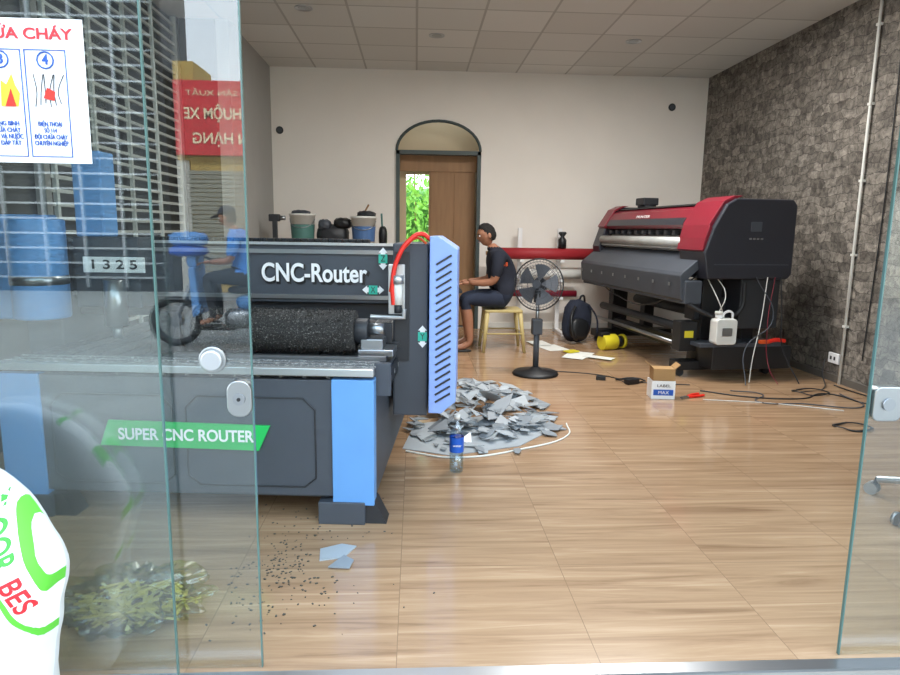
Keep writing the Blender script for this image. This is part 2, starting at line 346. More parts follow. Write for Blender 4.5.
# ---------------- CNC machine ----------------
cn=empty('cnc_router_machine',(-.17,2.65,0),rz=math.radians(-4.7))
bx('bed_body',-1.58,-.02,.03,2.4,.1,.63,'dark',cn,.01)
bx('front_skirt',-1.43,-.175,.0,.04,.12,.63,'dark',cn,.004)
for k,(a,b) in enumerate([(-.80,-.25),(-1.38,-.86)]):
    o=[(a,.2),(a,.5),(a+.05,.55),(b-.05,.55),(b,.5),(b,.2),(b-.05,.16),(a+.05,.16)]
    tube('skirt_groove_%d'%k,[(x,-.001,z) for x,z in o],.004,'darker',cn,smooth=False,cyclic=True)
bx('corner_column_right',-.178,0,-.012,.06,.085,.635,'blue',cn,.004)
bx('corner_column_left',-1.6,-1.42,-.012,.06,.085,.635,'blue',cn,.004)
bx('side_panel',-.03,-.005,.06,2.4,.1,.63,'dark',cn)
for k,x in enumerate((-.24,-1.6)):
    bx('foot_%d'%k,x,x+.2,-.02,.12,0,.1,'dark',cn,.004); prism('foot_gusset_%d'%k,[(x+.2,0),(x+.29,0),(x+.24,.1),(x+.2,.1)],'y',.0,.1,'darker',cn)
    bx('foot_rear_%d'%k,x,x+.2,2.25,2.4,0,.1,'dark',cn)
bx('table_rim',-1.6,0,-.02,.02,.65,.682,'silver',cn,.003)
boxes('table_slats',[((-1.6+.05+.1*i,1.2,.655),(.085,2.34,.04)) for i in range(16)],'slat',cn)
boxes('table_tslots',[((-1.6+.1*i+.1,1.2,.648),(.015,2.34,.04)) for i in range(15)],'slatdust',cn)
boxes('table_cross_strips',[((-.8,.05+.055*i,.6775),(1.6,.02,.006)) for i in range(3)],'slatdust',cn)
bx('side_rail',0,.045,.1,2.35,.56,.64,'darker',cn,.003); bx('rail_steel',.01,.035,.12,2.3,.64,.66,'steel',cn); bx('rail_end',-.01,.06,.07,.1,.55,.69,'dark',cn)
boxes('rail_bolts',[((.046,.2+.15*i,.6),(.004,.02,.02)) for i in range(12)],'steel',cn)
prism('gantry_leg_right',[(.50,.34),(.50,1.19),(.95,1.19),(.95,.34)],'x',.02,.19,'dark',cn,.008)
bx('leg_face_strip',.03,.1,.49,.5,.62,1.15,'darker',cn)
bl=[(.20,.37),(.20,1.225),(.24,1.225),(.332,1.165),(.332,.43),(.262,.37)]
prism('leg_cover_blue',bl,'y',.44,.95,'blue2',cn,.005)
boxes('cover_slots',[((.268,.437,.45+.037*i),(.085,.006,.009),(0,math.radians(-32),0)) for i in range(19)],'darker',cn)
prism('gantry_leg_left',[(.50,.34),(.50,1.19),(.95,1.19),(.95,.34)],'x',-1.8,-1.62,'dark',cn,.008)
prism('left_cover_blue',[(-1.95,.80),(-1.95,1.3),(-1.6,1.3),(-1.6,.80)],'y',.42,.5,'blue',cn,.01)
bx('gantry_beam',-1.64,.03,.62,.86,.885,1.18,'dark',cn,.004)
bx('beam_rail_top',-1.62,.02,.605,.62,1.13,1.15,'steel',cn); bx('beam_rail_bottom',-1.62,.02,.605,.62,.905,.925,'steel',cn)
bx('beam_lip',-1.64,.03,.6,.63,1.172,1.185,'silver',cn)
bx('beam_lower',-1.62,.02,.66,.84,.80,.885,'darker',cn)
boxes('cable_chain',[((-1.3+.035*i,.75,1.192),(.03,.07,.02)) for i in range(34)],'black',cn,.003)
text('logo_text','CNC-Router',(-.39,.612,1.03),.53,'white',cn,h=.095,bold=.02,ext=.003)
text('logo_outline','CNC-Router',(-.383,.617,1.023),.545,'black',cn,h=.108,bold=.045,ext=.001)  # black outline of the lettering, set just behind the white text
bx('z_carriage',-1.52,-1.2,.47,.605,.86,1.2,'dark',cn,.006)
bx('model_plate',-1.47,-1.17,.458,.468,1.03,1.105,'white',cn,.003)
text('model_digits','1 3 2 5',(-1.32,.455,1.067),.22,'darker',cn,h=.045,bold=.02)
bx('z_motor',-1.5,-1.36,.47,.6,1.2,1.6,'blue',cn,.01)
cyl('spindle',(-1.3,.42,.78),(-1.3,.42,1.0),.05,'steel',cn); cyl('collet',(-1.3,.42,.72),(-1.3,.42,.78),.022,'silver',cn)
cyl('dust_drum',(-1.62,.36,.82),(-1.62,.36,1.28),.12,'blue',cn,bevel=.01)
cyl('drum_band',(-1.62,.36,.98),(-1.62,.36,1.02),.123,'steel',cn)
cyl('rotary_blank',(-.86,.32,.79),(-.13,.32,.79),.094,'grime',cn,seg=40)
random.seed(11); bm=bmesh.new()
for i in range(2600):
    a=random.uniform(0,6.283); x=random.uniform(-.85,-.14); r0=.094; l=random.uniform(.004,.011)
    addbox(bm,(x,.32+(r0+l/2)*math.cos(a),.79+(r0+l/2)*math.sin(a)),(.003,l,.002),(a+random.uniform(-.5,.5),0,random.uniform(-.4,.4)))
fin('rotary_bristles',bm,'grime',cn)
cyl('chuck',(-.13,.32,.79),(-.07,.32,.79),.06,'darker',cn,bevel=.004); cyl('chuck_jaw',(-.07,.32,.80),(.0,.32,.80),.028,'steel',cn)
cyl('tail_disc',(-.9,.32,.79),(-.86,.32,.79),.108,'darker',cn)
boxes('rotary_rails',[((-.45,.2,.685),(.95,.03,.02)),((-.45,.44,.685),(.95,.03,.02))],'steel',cn)
boxes('tailstock',[((-.05,.33,.72),(.1,.12,.08)),((-.03,.33,.70),(.16,.16,.03))],'steel',cn,.004)
boxes('headstock',[((-.98,.33,.78),(.14,.2,.2))],'darker',cn,.008)
bx('regulator_back',.0,.08,.475,.5,.85,1.09,'silver',cn,.004)
cyl('regulator_bowl',(.05,.45,.9),(.05,.45,1.0),.022,'offwhite',cn); cyl('regulator_head',(.05,.45,1.0),(.05,.45,1.04),.028,'silver',cn)
cyl('regulator_base',(.05,.45,.86),(.05,.45,.9),.018,'darker',cn); tube('bracket_pipe',[(-.08,.44,.84),(.08,.44,.84),(.08,.44,.88)],.012,'silver',cn,smooth=False)
tube('red_hose',[(.2,.48,1.21),(.16,.47,1.235),(.11,.45,1.21),(.05,.44,1.12),(.025,.44,1.0),(.03,.44,.9)],.011,'redbright',cn)
tube('red_hose_2',[(.18,.5,1.19),(.14,.49,1.215),(.09,.47,1.18),(.04,.46,1.1),(.01,.46,.96)],.006,'orange',cn)
def arrows(tag,x,z,y,vert,l):
    if vert: P=[(x-.012,z-.03),(x-.022,z-.03),(x,z-.055),(x+.022,z-.03),(x+.012,z-.03),(x+.012,z+.03),(x+.022,z+.03),(x,z+.055),(x-.022,z+.03),(x-.012,z+.03)]
    else: P=[(x-.03,z-.012),(x-.03,z-.022),(x-.055,z),(x-.03,z+.022),(x-.03,z+.012),(x+.03,z+.012),(x+.03,z+.022),(x+.055,z),(x+.03,z-.022),(x+.03,z-.012)]
    prism('arrow_'+tag,P,'y',y-.004,y-.002,'white',cn); bx('tag_'+tag,x-.022,x+.022,y-.007,y-.004,z-.022,z+.022,'teal',cn); text('letter_'+tag,l,(x,y-.009,z),.022,'darker',cn,h=.03)
arrows('z',-.04,1.11,.6,True,'Z'); arrows('x',-.09,.955,.6,False,'X'); arrows('y',.165,.74,.5,True,'Y')
boxes('limit_switch',[((.0,.46,.76),(.04,.03,.1)),((.03,.5,.7),(.06,.03,.03))],'darker',cn,.003)
prism('name_banner',[(-1.17,.33),(-.49,.32),(-.44,.43),(-1.13,.44)],'y',-.012,-.002,'green',cn)
text('banner_text','SUPER CNC ROUTER',(-.80,-.015,.38),.58,'white',cn,h=.052,bold=.02)
# ---------------- shards, bits ----------------
sp=empty('plastic_scrap_pile')
def ok(x,y,s): return x-s>-.12+.083*(y-3.5) and not (s>.09 and y<3.75)
for mm,n_,sd in (('shard',170,1),('shard2',140,2)):
    random.seed(sd); bm=bmesh.new(); cnt=0
    while cnt<n_:
        a=random.uniform(0,6.283); rr=random.random()**.58
        x=.38+.57*rr*math.cos(a); y=4.42+.97*rr*math.sin(a)
        hmax=.19*max(0,1-rr*1.1); z=.012+random.uniform(0,1)*hmax
        s=random.uniform(.03,.11); k=random.choice([3,4,4,5]); tl=.5 if hmax>.03 else .1
        cnt+=1
        if not ok(x,y,s): continue
        R=Euler((random.uniform(-tl,tl),random.uniform(-tl,tl),random.uniform(0,6.28))).to_matrix()
        base=[Vector((s*random.uniform(.6,1.4)*math.cos(2*math.pi*j/k),s*random.uniform(.35,1)*math.sin(2*math.pi*j/k),0)) for j in range(k)]
        W=[R@p for p in base]; mz=min(w.z for w in W); zz=max(z,.004-mz)
        t=[bm.verts.new(w+Vector((x,y,zz+.004))) for w in W]; b=[bm.verts.new(w+Vector((x,y,zz))) for w in W]
        bm.faces.new(t); bm.faces.new(b)
        for j in range(k): bm.faces.new((t[j],t[(j+1)%k],b[(j+1)%k],b[j]))
    fin('shards_'+mm,bm,mm,sp)
prism('base_sheet',[(-.07,3.62),(.2,3.5),(.62,3.66),(.9,4.0),(.5,4.3),(.0,4.1)],'z',.001,.005,'shard2',sp)
tube('edge_strip',[(-.05,3.57,.006),(.2,3.46,.006),(.63,3.6,.006),(.95,3.85,.006),(1.0,4.1,.006)],.005,'paper',sp)
s1=empty('plastic_scrap'); prism('piece_1',[(-.36,2.33),(-.27,2.35),(-.23,2.44),(-.29,2.46),(-.37,2.42)],'z',.001,.006,'shard2',s1); prism('piece_2',[(-.32,2.27),(-.24,2.26),(-.23,2.32),(-.27,2.36)],'z',.006,.011,'shard',s1)
dbr=empty('sawdust_chips'); bm=bmesh.new(); random.seed(4)
for i in range(330):
    if i<230: x=random.gauss(-.52,.11); y=random.gauss(2.3,.2)
    else: x=random.gauss(-.4,.2); y=random.gauss(2.4,.3)
    s=random.uniform(.0015,.0065)
    if x<-.68 or y<1.85 or y>3 or (x>-.4 and 2.22<y<2.5): continue
    addbox(bm,(x,y,.0015),(s*1.6,s,.002),(0,0,random.uniform(0,3)))
fin('chips',bm,'chips',dbr)
wb=empty('water_bottle',(.22,3.27,0))
lathe('body',[(.0,.004),(.032,.0),(.037,.01),(.037,.08),(.034,.085),(.037,.09),(.037,.1),(.037,.2),(.034,.235),(.02,.27),(.014,.28),(.014,.29)],'pet',wb)
lathe('label',[(.0378,.11),(.0378,.19)],'labelblue',wb); lathe('water',[(.0,.006),(.033,.006),(.034,.1),(.0,.1)],'pet',wb)
cyl('cap',(0,0,.285),(0,0,.308),.017,'offwhite',wb); text('brand_mark','water',(0,-.039,.15),.045,'white',wb)
# ---------------- fan ----------------
fa=empty('pedestal_fan',(1.07,5.62,0))
lathe('base',[(0,0),(.2,0),(.205,.012),(.19,.03),(.06,.045),(.035,.07),(.0,.07)],'black',fa)
cyl('pole',(0,0,.05),(0,.0,.42),.026,'dark',fa); cyl('pole_upper',(0,0,.4),(0,0,.66),.016,'steel',fa); bx('control_box',-.045,.045,-.04,.05,.36,.5,'dark',fa,.01)
fh=empty('fan_head',(0,0,.80)); fh.parent=fa; fh.rotation_euler=(math.radians(-6),0,math.radians(-30))
for yy,rs in ((-.05,(.03,.08,.13,.17,.2)),(.05,(.06,.12,.17,.2))):
    for r_ in rs: tube('ring',[(r_*math.cos(t*math.pi/16),yy*(1 if r_<.19 else .1)*(1-(r_/.23)**3),r_*math.sin(t*math.pi/16)) for t in range(32)],.0018,'dark',fh,smooth=False,cyclic=True)
bm=bmesh.new(); 
for i in range(44):
    a=2*math.pi*i/44
    for yy in (-.05,.05):
        pts_=[(.02,yy),(.12,yy*.9),(.18,yy*.6),(.222,0)]
        for (r0,y0),(r1,y1) in zip(pts_[:-1],pts_[1:]):
            p=Vector((r0*math.cos(a),y0,r0*math.sin(a)));q=Vector((r1*math.cos(a),y1,r1*math.sin(a)));d=q-p
            bmesh.ops.create_cone(bm,cap_ends=False,segments=5,radius1=.001,radius2=.001,depth=d.length,matrix=Matrix.Translation((p+q)/2)@d.to_track_quat('Z','Y').to_matrix().to_4x4())
fin('spokes',bm,'dark',fh)
tube('rim',[(.224*math.cos(t*math.pi/16),0,.224*math.sin(t*math.pi/16)) for t in range(32)],.006,'darker',fh,smooth=False,cyclic=True)
cyl('hub',(0,-.06,0),(0,-.03,0),.035,'dark',fh); cyl('motor',(0,.03,0),(0,.15,0),.065,'black',fh,r2=.045)
mk('fanblade','#565b63',rough=.4)
bm=bmesh.new()
for k in range(5):
    a0=2*math.pi*k/5; g=[]
    for j in range(6):
        t=j/5; aa=a0-.35+t*.95
        g.append((bm.verts.new((.03*math.cos(a0+t*.4),.012*(t-.5),.03*math.sin(a0+t*.4))),bm.verts.new((.18*math.cos(aa),.05*(t-.5),.18*math.sin(aa)))))
    for j in range(5): bm.faces.new((g[j][0],g[j+1][0],g[j+1][1],g[j][1]))
fin('blades',bm,'fanblade',fh)
bx('neck',-.03,.03,-.01,.1,-.16,-.05,'black',fh,.008)
# ---------------- printer ----------------
ang=math.atan2(.28,2.4)
pr=empty('wide_format_printer',(2.44,5.33,0),rz=ang)
Lp=2.45
endp=[(.0,.88),(-.045,1.1),(.02,1.3),(.13,1.5),(.22,1.55),(.74,1.55),(.78,1.5),(.78,.92),(.74,.88)]
prism('end_cabinet',endp,'y',0,.42,'blackgl',pr,.012)
prism('end_cap_red',[(-.03,1.2),(.0,1.33),(.12,1.53),(.22,1.575),(.3,1.575),(.22,1.545),(.13,1.5),(.03,1.3)],'y',.04,.46,'maroon',pr,.004)
prism('end_cap_front',[(-.055,1.12),(-.035,1.22),(.0,1.33),(.03,1.3),(-.0,1.2),(-.03,1.1)],'y',.02,.44,'maroon',pr,.003)
bx('control_display',.36,.46,-.006,.004,1.28,1.36,'dark',pr,.003); boxes('control_buttons',[((.36+.035*i,-.006,1.22),(.02,.008,.014)) for i in range(4)],'steel',pr)
bx('end_panel_line',.05,.74,-.003,.0,1.0,1.008,'dark',pr)
prism('hood_red',[(.02,1.34),(.1,1.47),(.2,1.515),(.55,1.515),(.55,1.3),(.05,1.3)],'y',.42,Lp-.2,'maroon',pr,.006)
prism('hood_top_black',[(.16,1.512),(.2,1.53),(.6,1.53),(.6,1.28),(.55,1.28),(.55,1.515)],'y',.42,Lp-.2,'black',pr)
prism('hood_window',[(.012,1.335),(.05,1.4),(.055,1.395),(.025,1.335)],'y',.5,Lp-.25,'blackgl',pr)
bx('carriage_beam',.14,.6,.42,Lp-.2,1.22,1.3,'darker',pr)
mk('platen','#b9bbb8',rough=.4,metal=.3,var=.1,scale=6)
prism('platen',[(.02,1.1),(-.02,1.12),(.0,1.15),(.12,1.24),(.6,1.24),(.6,1.1)],'y',.42,Lp-.2,'platen',pr)
cyl('media_roller',(-.0,.42,1.18),(-.0,Lp-.2,1.18),.045,'platen',pr)
boxes('pinch_rollers',[((.06,.52+.16*i,1.265),(.06,.05,.04)) for i in range(11)],'darker',pr,.004)
bx('main_beam',.05,.6,.2,Lp-.05,.95,1.1,'black',pr,.006)
prism('far_end_cabinet',endp,'y',Lp-.2,Lp,'blackgl',pr,.01)
prism('far_cap_red',[(.0,1.33),(.12,1.52),(.22,1.565),(.3,1.565),(.22,1.545),(.13,1.5),(.03,1.3)],'y',Lp-.22,Lp-.02,'maroon',pr,.004)
prism('front_guide',[(.05,1.1),(-.16,.93),(-.18,.9),(-.16,.7),(-.1,.66),(-.08,.7),(-.1,.88),(.08,1.04)],'y',.12,Lp,'dark',pr,.006)
bx('lower_beam',-.14,.02,.1,Lp,.66,.86,'dark',pr,.01)
boxes('guide_fasteners',[((-.182,.3+.3*i,.82),(.004,.03,.03)) for i in range(8)],'steel',pr)
text('printer_badge','PRINTER',(.045,1.35,1.42),.3,'white',pr,rot=(math.radians(62),0,-math.pi/2),h=.03)
cyl('top_device_base',(.35,Lp-.55,1.53),(.35,Lp-.55,1.56),.1,'black',pr); bx('top_device',.26,.44,Lp-.65,Lp-.45,1.56,1.64,'darker',pr,.01)
for k,y in enumerate((.22,Lp-.35)):
    bx('leg_%d'%k,.1,.28,y,y+.12,.1,.96,'black',pr,.006); bx('leg_rear_%d'%k,.5,.62,y,y+.12,.1,.96,'black',pr,.006)
    bx('foot_bar_%d'%k,-.1,.85,y-.02,y+.14,.06,.14,'black',pr,.008)
    for j,x in enumerate((-.05,.8)):
        cyl('caster_%d_%d'%(k,j),(x,y+.02,.033),(x,y+.08,.033),.033,'darker',pr)
cyl('takeup_tube',(.0,.3,.42),(.0,Lp-.3,.42),.04,'darker',pr); cyl('tension_bar',(-.05,.3,.28),(-.05,Lp-.3,.28),.018,'steel',pr)
cyl('feed_tube',(.42,.3,.5),(.42,Lp-.3,.5),.05,'dark',pr); bx('cross_bar',.12,.2,.3,Lp-.3,.18,.28,'black',pr)
tube('guide_cable',[(-.04,.1,.9),(-.12,.7,.6),(-.1,1.6,.6),(-.04,2.2,.7)],.006,'black',pr)
bx('lower_tray',.1,.85,.0,.42,.1,.3,'black',pr,.008); bx('ink_cabinet',.35,.72,.05,.35,.45,.88,'darker',pr,.008); bx('shelf',-.02,.75,.0,.38,.3,.33,'dark',pr)
bx('motor_box',-.12,.04,.16,.3,.24,.5,'black',pr,.006); bx('motor_label',-.08,.0,.153,.16,.36,.42,'yellow',pr)
bx('vacuum_box',.05,.35,.25,.42,.5,.7,'darker',pr,.01)
tube('arch_bracket',[(-.1,.1,.66),(.05,.05,.58),(.2,.05,.55),(.35,.05,.6),(.38,.05,.85)],.02,'black',pr)
jug=empty('ink_jug'); jug.parent=pr
prism('jug_body',roundrect(.18,.44,.19,.22,.03),'y',-.06,.05,'offwhite',jug,.008)
cyl('jug_neck',(.13,-.0,.55),(.13,-.0,.585),.028,'white',jug); cyl('jug_cap',(.13,0,.585),(.13,0,.61),.032,'offwhite',jug); tube('jug_handle',[(.16,0,.545),(.19,0,.6),(.25,0,.6),(.26,0,.545)],.01,'white',jug)
prism('jug_label',roundrect(.18,.44,.09,.07,.01),'y',-.069,-.061,'steel',jug)
tube('ink_hose_1',[(.13,-.0,.6),(.16,-.03,.75),(.14,.1,.9)],.004,'offwhite',pr); tube('ink_hose_2',[(.2,.02,.55),(.1,-.03,.7),(.05,.1,.9)],.004,'offwhite',pr)
tube('wire_1',[(.55,-.01,.9),(.5,-.04,.5),(.44,-.06,.2),(.4,-.1,.01)],.004,'offwhite',pr); tube('wire_2',[(.62,-.01,.9),(.56,-.05,.5),(.58,-.1,.12),(.6,-.2,.01)],.003,'maroon',pr)
tube('wire_3',[(.45,.0,.9),(.6,-.06,.55),(.35,-.08,.3),(.3,-.2,.01)],.004,'dark',pr); tube('wire_4',[(.68,.0,.9),(.7,-.03,.6),(.72,-.05,.3),(.8,-.2,.01)],.005,'black',pr)
orr=empty('orange_hand_tool'); orr.parent=pr; tube('handle',[(.60,-.02,.345),(.68,-.02,.36),(.76,-.02,.35)],.018,'redbright',orr); bx('jaw',.52,.60,-.04,.0,.33,.36,'orange',orr,.004)
# ---------------- roll rack ----------------
rk=empty('fabric_roll_rack')
cyl('red_roll',(.9,8.0,.99),(2.2,8.0,.99),.07,'red',rk); cyl('core',(.86,8.0,.99),(2.24,8.0,.99),.025,'card',rk)
cyl('pale_roll',(1.3,8.05,.74),(2.05,8.05,.74),.06,'offwhite',rk); cyl('red_roll_lower',(1.15,8.0,.5),(2.0,8.0,.5),.04,'maroon',rk)
boxes('posts',[((1.3,8.16,.65),(.05,.05,1.3)),((1.8,8.16,.65),(.05,.05,1.3)),((1.3,8.0,.02),(.05,.5,.04)),((1.8,8.0,.02),(.05,.5,.04))]+[((x,8.05,z),(.05,.22,.03)) for x in (1.3,1.8) for z in (.905,.665,.445)],'white',rk)
lathe('spray_bottle',[(0,0),(.05,0),(.05,.1),(.02,.14),(.05,.18),(.04,.2),(0,.2)],'black',rk,(1.8,8.0,1.06))
# ---------------- backpack ----------------
bp=empty('backpack',(1.86,7.35,0),rot=(0,0,math.radians(20)))
blob('main_body',(0,0,.25),(.17,.1,.24),'navy',bp,rot=(-.1,.2,0),noise=.05); blob('front_pocket',(-.03,-.10,.17),(.12,.05,.12),'black',bp,rot=(-.15,.2,0))
tube('strap',[(-.08,-.08,.42),(-.18,-.16,.3),(-.15,-.18,.1),(-.08,-.13,.05)],.018,'black',bp); tube('strap_2',[(.1,-.08,.44),(.17,-.14,.3),(.18,-.16,.12)],.01,'navy',bp); tube('top_loop',[(.02,0,.48),(.05,-.02,.54),(.1,0,.47)],.012,'black',bp)
yt=empty('yellow_tape_gun',(2.14,6.88,0),rz=math.radians(20)); cyl('roll',(-.14,0,.085),(.04,0,.085),.085,'yellow',yt,bevel=.008); cyl('roll_core',(.04,0,.085),(.13,0,.085),.06,'black',yt); cyl('rim',(.12,0,.085),(.15,0,.085),.078,'yellow',yt); bx('grip',-.16,-.05,-.03,.03,.15,.19,'black',yt,.005)
pp=empty('paper_sheets')
for i,(x,y,w,h,r_) in enumerate([(1.5,6.95,.25,.35,.3),(1.7,6.55,.25,.3,-.5),(1.62,6.4,.2,.22,1.0),(1.4,7.2,.2,.3,.2),(1.85,6.35,.12,.3,.9)]): box('sheet_%d'%i,(x,y,.003+.003*i),(w,h,.002),'paper',pp,rot=(0,0,r_))
box('yellow_sheet',(1.64,6.65,.02),(.14,.1,.012),'yellow',pp,rot=(0,0,.5))
bo=empty('cardboard_box',(1.905,4.82,0),rz=math.radians(-6))
bx('carton',-.09,.09,-.07,.07,0,.14,'white',bo,.003); bx('inner_carton',-.08,.085,-.06,.06,.14,.235,'card',bo,.003); bx('blue_label',-.075,.075,-.0725,-.07,.03,.075,'labelblue',bo)
prism('flap_left',[(-.08,.235),(-.12,.27),(-.118,.275),(-.078,.239)],'y',-.06,.06,'card',bo); prism('flap_right',[(.085,.235),(.12,.265),(.118,.271),(.083,.238)],'y',-.06,.06,'card',bo)
text('box_text','LABEL',(0,-.075,.105),.1,'darker',bo,h=.02); text('box_text_2','MAX',(0,-.075,.052),.08,'white',bo,h=.025)
cu=empty('paint_cup'); lathe('cup',[(0,0),(.04,0),(.05,.1),(.045,.1),(.036,.008),(0,.008)],'white',cu,(1.98,5.1,0)); lathe('cup_band',[(.046,.04),(.0485,.07)],'redbright',cu,(1.98,5.1,0))
pl=empty('pliers',(2.1,4.78,0),rz=.5); tube('handle_1',[(0,0,.012),(.08,.025,.012),(.16,.02,.012)],.01,'redbright',pl); tube('handle_2',[(0,0,.012),(.08,-.025,.012),(.16,-.03,.012)],.01,'redbright',pl); bx('jaws',-.07,.01,-.012,.012,.004,.02,'steel',pl,.003)
cb=empty('floor_cables')
def loop(n,x,y,r,turn,m='black'):
    tube(n,[(x+r*math.cos(i*.7)*(1+.12*math.sin(i*2.1)),y+.7*r*math.sin(i*.7)*(1+.1*math.cos(i)),.006+.004*(i%3)) for i in range(int(turn*9))],.0045,m,cb)
loop('coil_1',2.9,4.0,.12,2); loop('coil_2',3.2,4.95,.14,1.5); loop('coil_3',1.85,5.35,.12,2)
tube('cable_1',[(2.3,5.0,.006),(2.6,4.8,.006),(3.0,4.75,.006),(3.3,4.9,.006),(3.45,4.6,.006),(3.55,5.2,.006)],.005,'black',cb)
tube('cable_2',[(1.2,5.75,.006),(1.6,5.6,.006),(1.9,5.3,.006),(2.3,5.2,.006)],.004,'black',cb)
tube('cable_3',[(2.2,4.72,.006),(2.7,4.6,.006),(3.1,4.4,.006)],.003,'offwhite',cb); tube('cable_4',[(3.56,5.37,.2),(3.5,5.3,.1),(3.4,5.1,.008),(3.1,4.95,.006)],.005,'black',cb)
tube('cable_5',[(2.55,5.0,.006),(2.75,4.9,.006),(2.6,4.65,.006),(2.9,4.6,.006),(3.3,4.5,.006),(3.4,4.9,.006)],.004,'dark',cb)
boxes('adapters',[((1.82,5.25,.025),(.12,.06,.04),(0,0,.4)),((1.6,5.4,.02),(.08,.05,.035),(0,0,-.3))],'black',cb,.004)
# ---------------- bench + buckets ----------------
wbn=empty('workbench'); bx('top',-1.72,-.32,7.2,8.3,1.0,1.05,'wood',wbn,.004); boxes('legs',[((x,y,.5),(.06,.06,1.0)) for x in (-1.68,-.36) for y in (7.25,8.25)]+[((-1.02,7.25,.3),(1.3,.04,.05))],'dark',wbn)
def bucket(name,x,y,r,h,lab):
    b=empty(name,(x,y,1.05)); lathe('pail',[(0,0),(r*.85,0),(r,h),(r*1.06,h),(r*1.06,h-.02),(r,h-.025)],'offwhite',b); lathe('label',[(r*.885,h*.2),(r*.965,h*.68)],lab,b); lathe('lining',[(r*.95,h),(r*.9,h*.9),(0,h*.9)],'darker',b)
    tube('handle',[(r*math.cos(t),-r*.9*math.sin(t)-.01,h*.85-.1*math.sin(t)) for t in [0,.6,1.2,1.9,2.5,3.14]],.004,'steel',b); return b
mk('bucketgreen','#4d7a72',rough=.5); mk('bucketblue','#4a6c9c',rough=.5)
b1=bucket('paint_bucket',-1.28,7.55,.14,.37,'bucketgreen'); b2=bucket('paint_bucket.001',-.59,7.5,.14,.35,'bucketblue')
tube('stirring_stick',[(-.02,.02,.34),(.06,-.02,.48)],.01,'wood',b2); blob('rag',(.03,0,.37),(.1,.09,.04),'darker',b2,noise=.15); blob('cloth',(-.02,0,.38),(.1,.09,.03),'dark',b1,noise=.15)
tb=empty('tool_bag'); blob('bag',(-.95,7.6,1.185),(.18,.15,.125),'darker',tb,noise=.05); blob('bag_flap',(-.83,7.55,1.32),(.1,.1,.06),'black',tb,noise=.1); blob('bag_pocket',(-1.03,7.52,1.30),(.07,.08,.06),'dark',tb,noise=.1)
mc=empty('electric_drill'); bx('body',-1.64,-1.52,7.45,7.52,1.33,1.41,'darker',mc,.01); bx('grip',-1.60,-1.55,7.45,7.51,1.08,1.35,'darker',mc,.008); bx('battery',-1.64,-1.52,7.43,7.54,1.05,1.1,'black',mc,.005); cyl('drill_chuck',(-1.52,7.485,1.37),(-1.46,7.485,1.37),.025,'steel',mc)
j2=empty('tool_pouch'); blob('pouch',(-.385,7.75,1.175),(.05,.08,.12),'black',j2,noise=.03); tube('rod',[(-.39,7.75,1.2),(-.40,7.75,1.44)],.012,'bucketgreen',j2)
# ---------------- sack ----------------
mk('sackw','#e2e2e0',rough=.6,bump=.3,scale=3)
sk=empty('woven_sack',(-1.165,1.50,-.1))
prof=[(0,.20,.12),(.03,.25,.16),(.2,.26,.165),(.33,.265,.16),(.42,.285,.155),(.48,.308,.15),(.53,.315,.145),(.59,.308,.135),(.65,.285,.12),(.70,.255,.105),(.76,.205,.08),(.81,.14,.055),(.84,.06,.03)]
def interp(z):
    for (a,b) in zip(prof[:-1],prof[1:]):
        if a[0]<=z<=b[0]: t=(z-a[0])/(b[0]-a[0]); return a[1]+(b[1]-a[1])*t,a[2]+(b[2]-a[2])*t
bm=bmesh.new(); seg=56; rings=[]
for j in range(46):
    z=.84*j/45; w,dpt=interp(min(z,.8399))
    rings.append([bm.verts.new(((w*math.copysign(abs(math.cos(a))**.7,math.cos(a)))*(1+.05*NZ.noise(Vector((2*math.cos(a),2*math.sin(a),z*7)))),(dpt*math.copysign(abs(math.sin(a))**.8,math.sin(a)))*(1+.16*NZ.noise(Vector((3*math.cos(a),2*math.sin(a),z*9+4)))),z)) for a in [2*math.pi*i/seg for i in range(seg)]])
for a,b in zip(rings[:-1],rings[1:]):
    for i in range(seg): bm.faces.new((a[i],a[(i+1)%seg],b[(i+1)%seg],b[i]))
bm.faces.new(rings[0]); bm.faces.new(rings[-1])
sackb=fin('sack_body',bm,'sackw',sk,smooth=True)
m=M['sackw'].node_tree; n=m.nodes; b=n['Principled BSDF']; tc=n.new('ShaderNodeTexCoord'); sx=n.new('ShaderNodeSeparateXYZ'); m.links.new(tc.outputs['Object'],sx.inputs[0])
ad=n.new('ShaderNodeMath'); ad.operation='MULTIPLY_ADD'; ad.inputs[1].default_value=3.2; m.links.new(sx.outputs['X'],ad.inputs[0]); m.links.new(sx.outputs['Z'],ad.inputs[2])
hv=n.new('ShaderNodeMath'); hv.operation='MULTIPLY'; hv.inputs[1].default_value=.5; m.links.new(ad.outputs[0],hv.inputs[0])
rp=n.new('ShaderNodeValToRGB'); rp.color_ramp.interpolation='CONSTANT'; els=rp.color_ramp.elements; els[0].color=(*srgb('#e4e4e2'),1); els[1].position=.635; els[1].color=(*srgb('#5fc23a'),1)
for p_,c_ in ((.65,'#f3f3ee'),(.74,'#5fc23a'),(.765,'#e4e4e2')): e=els.new(p_); e.color=(*srgb(c_),1)
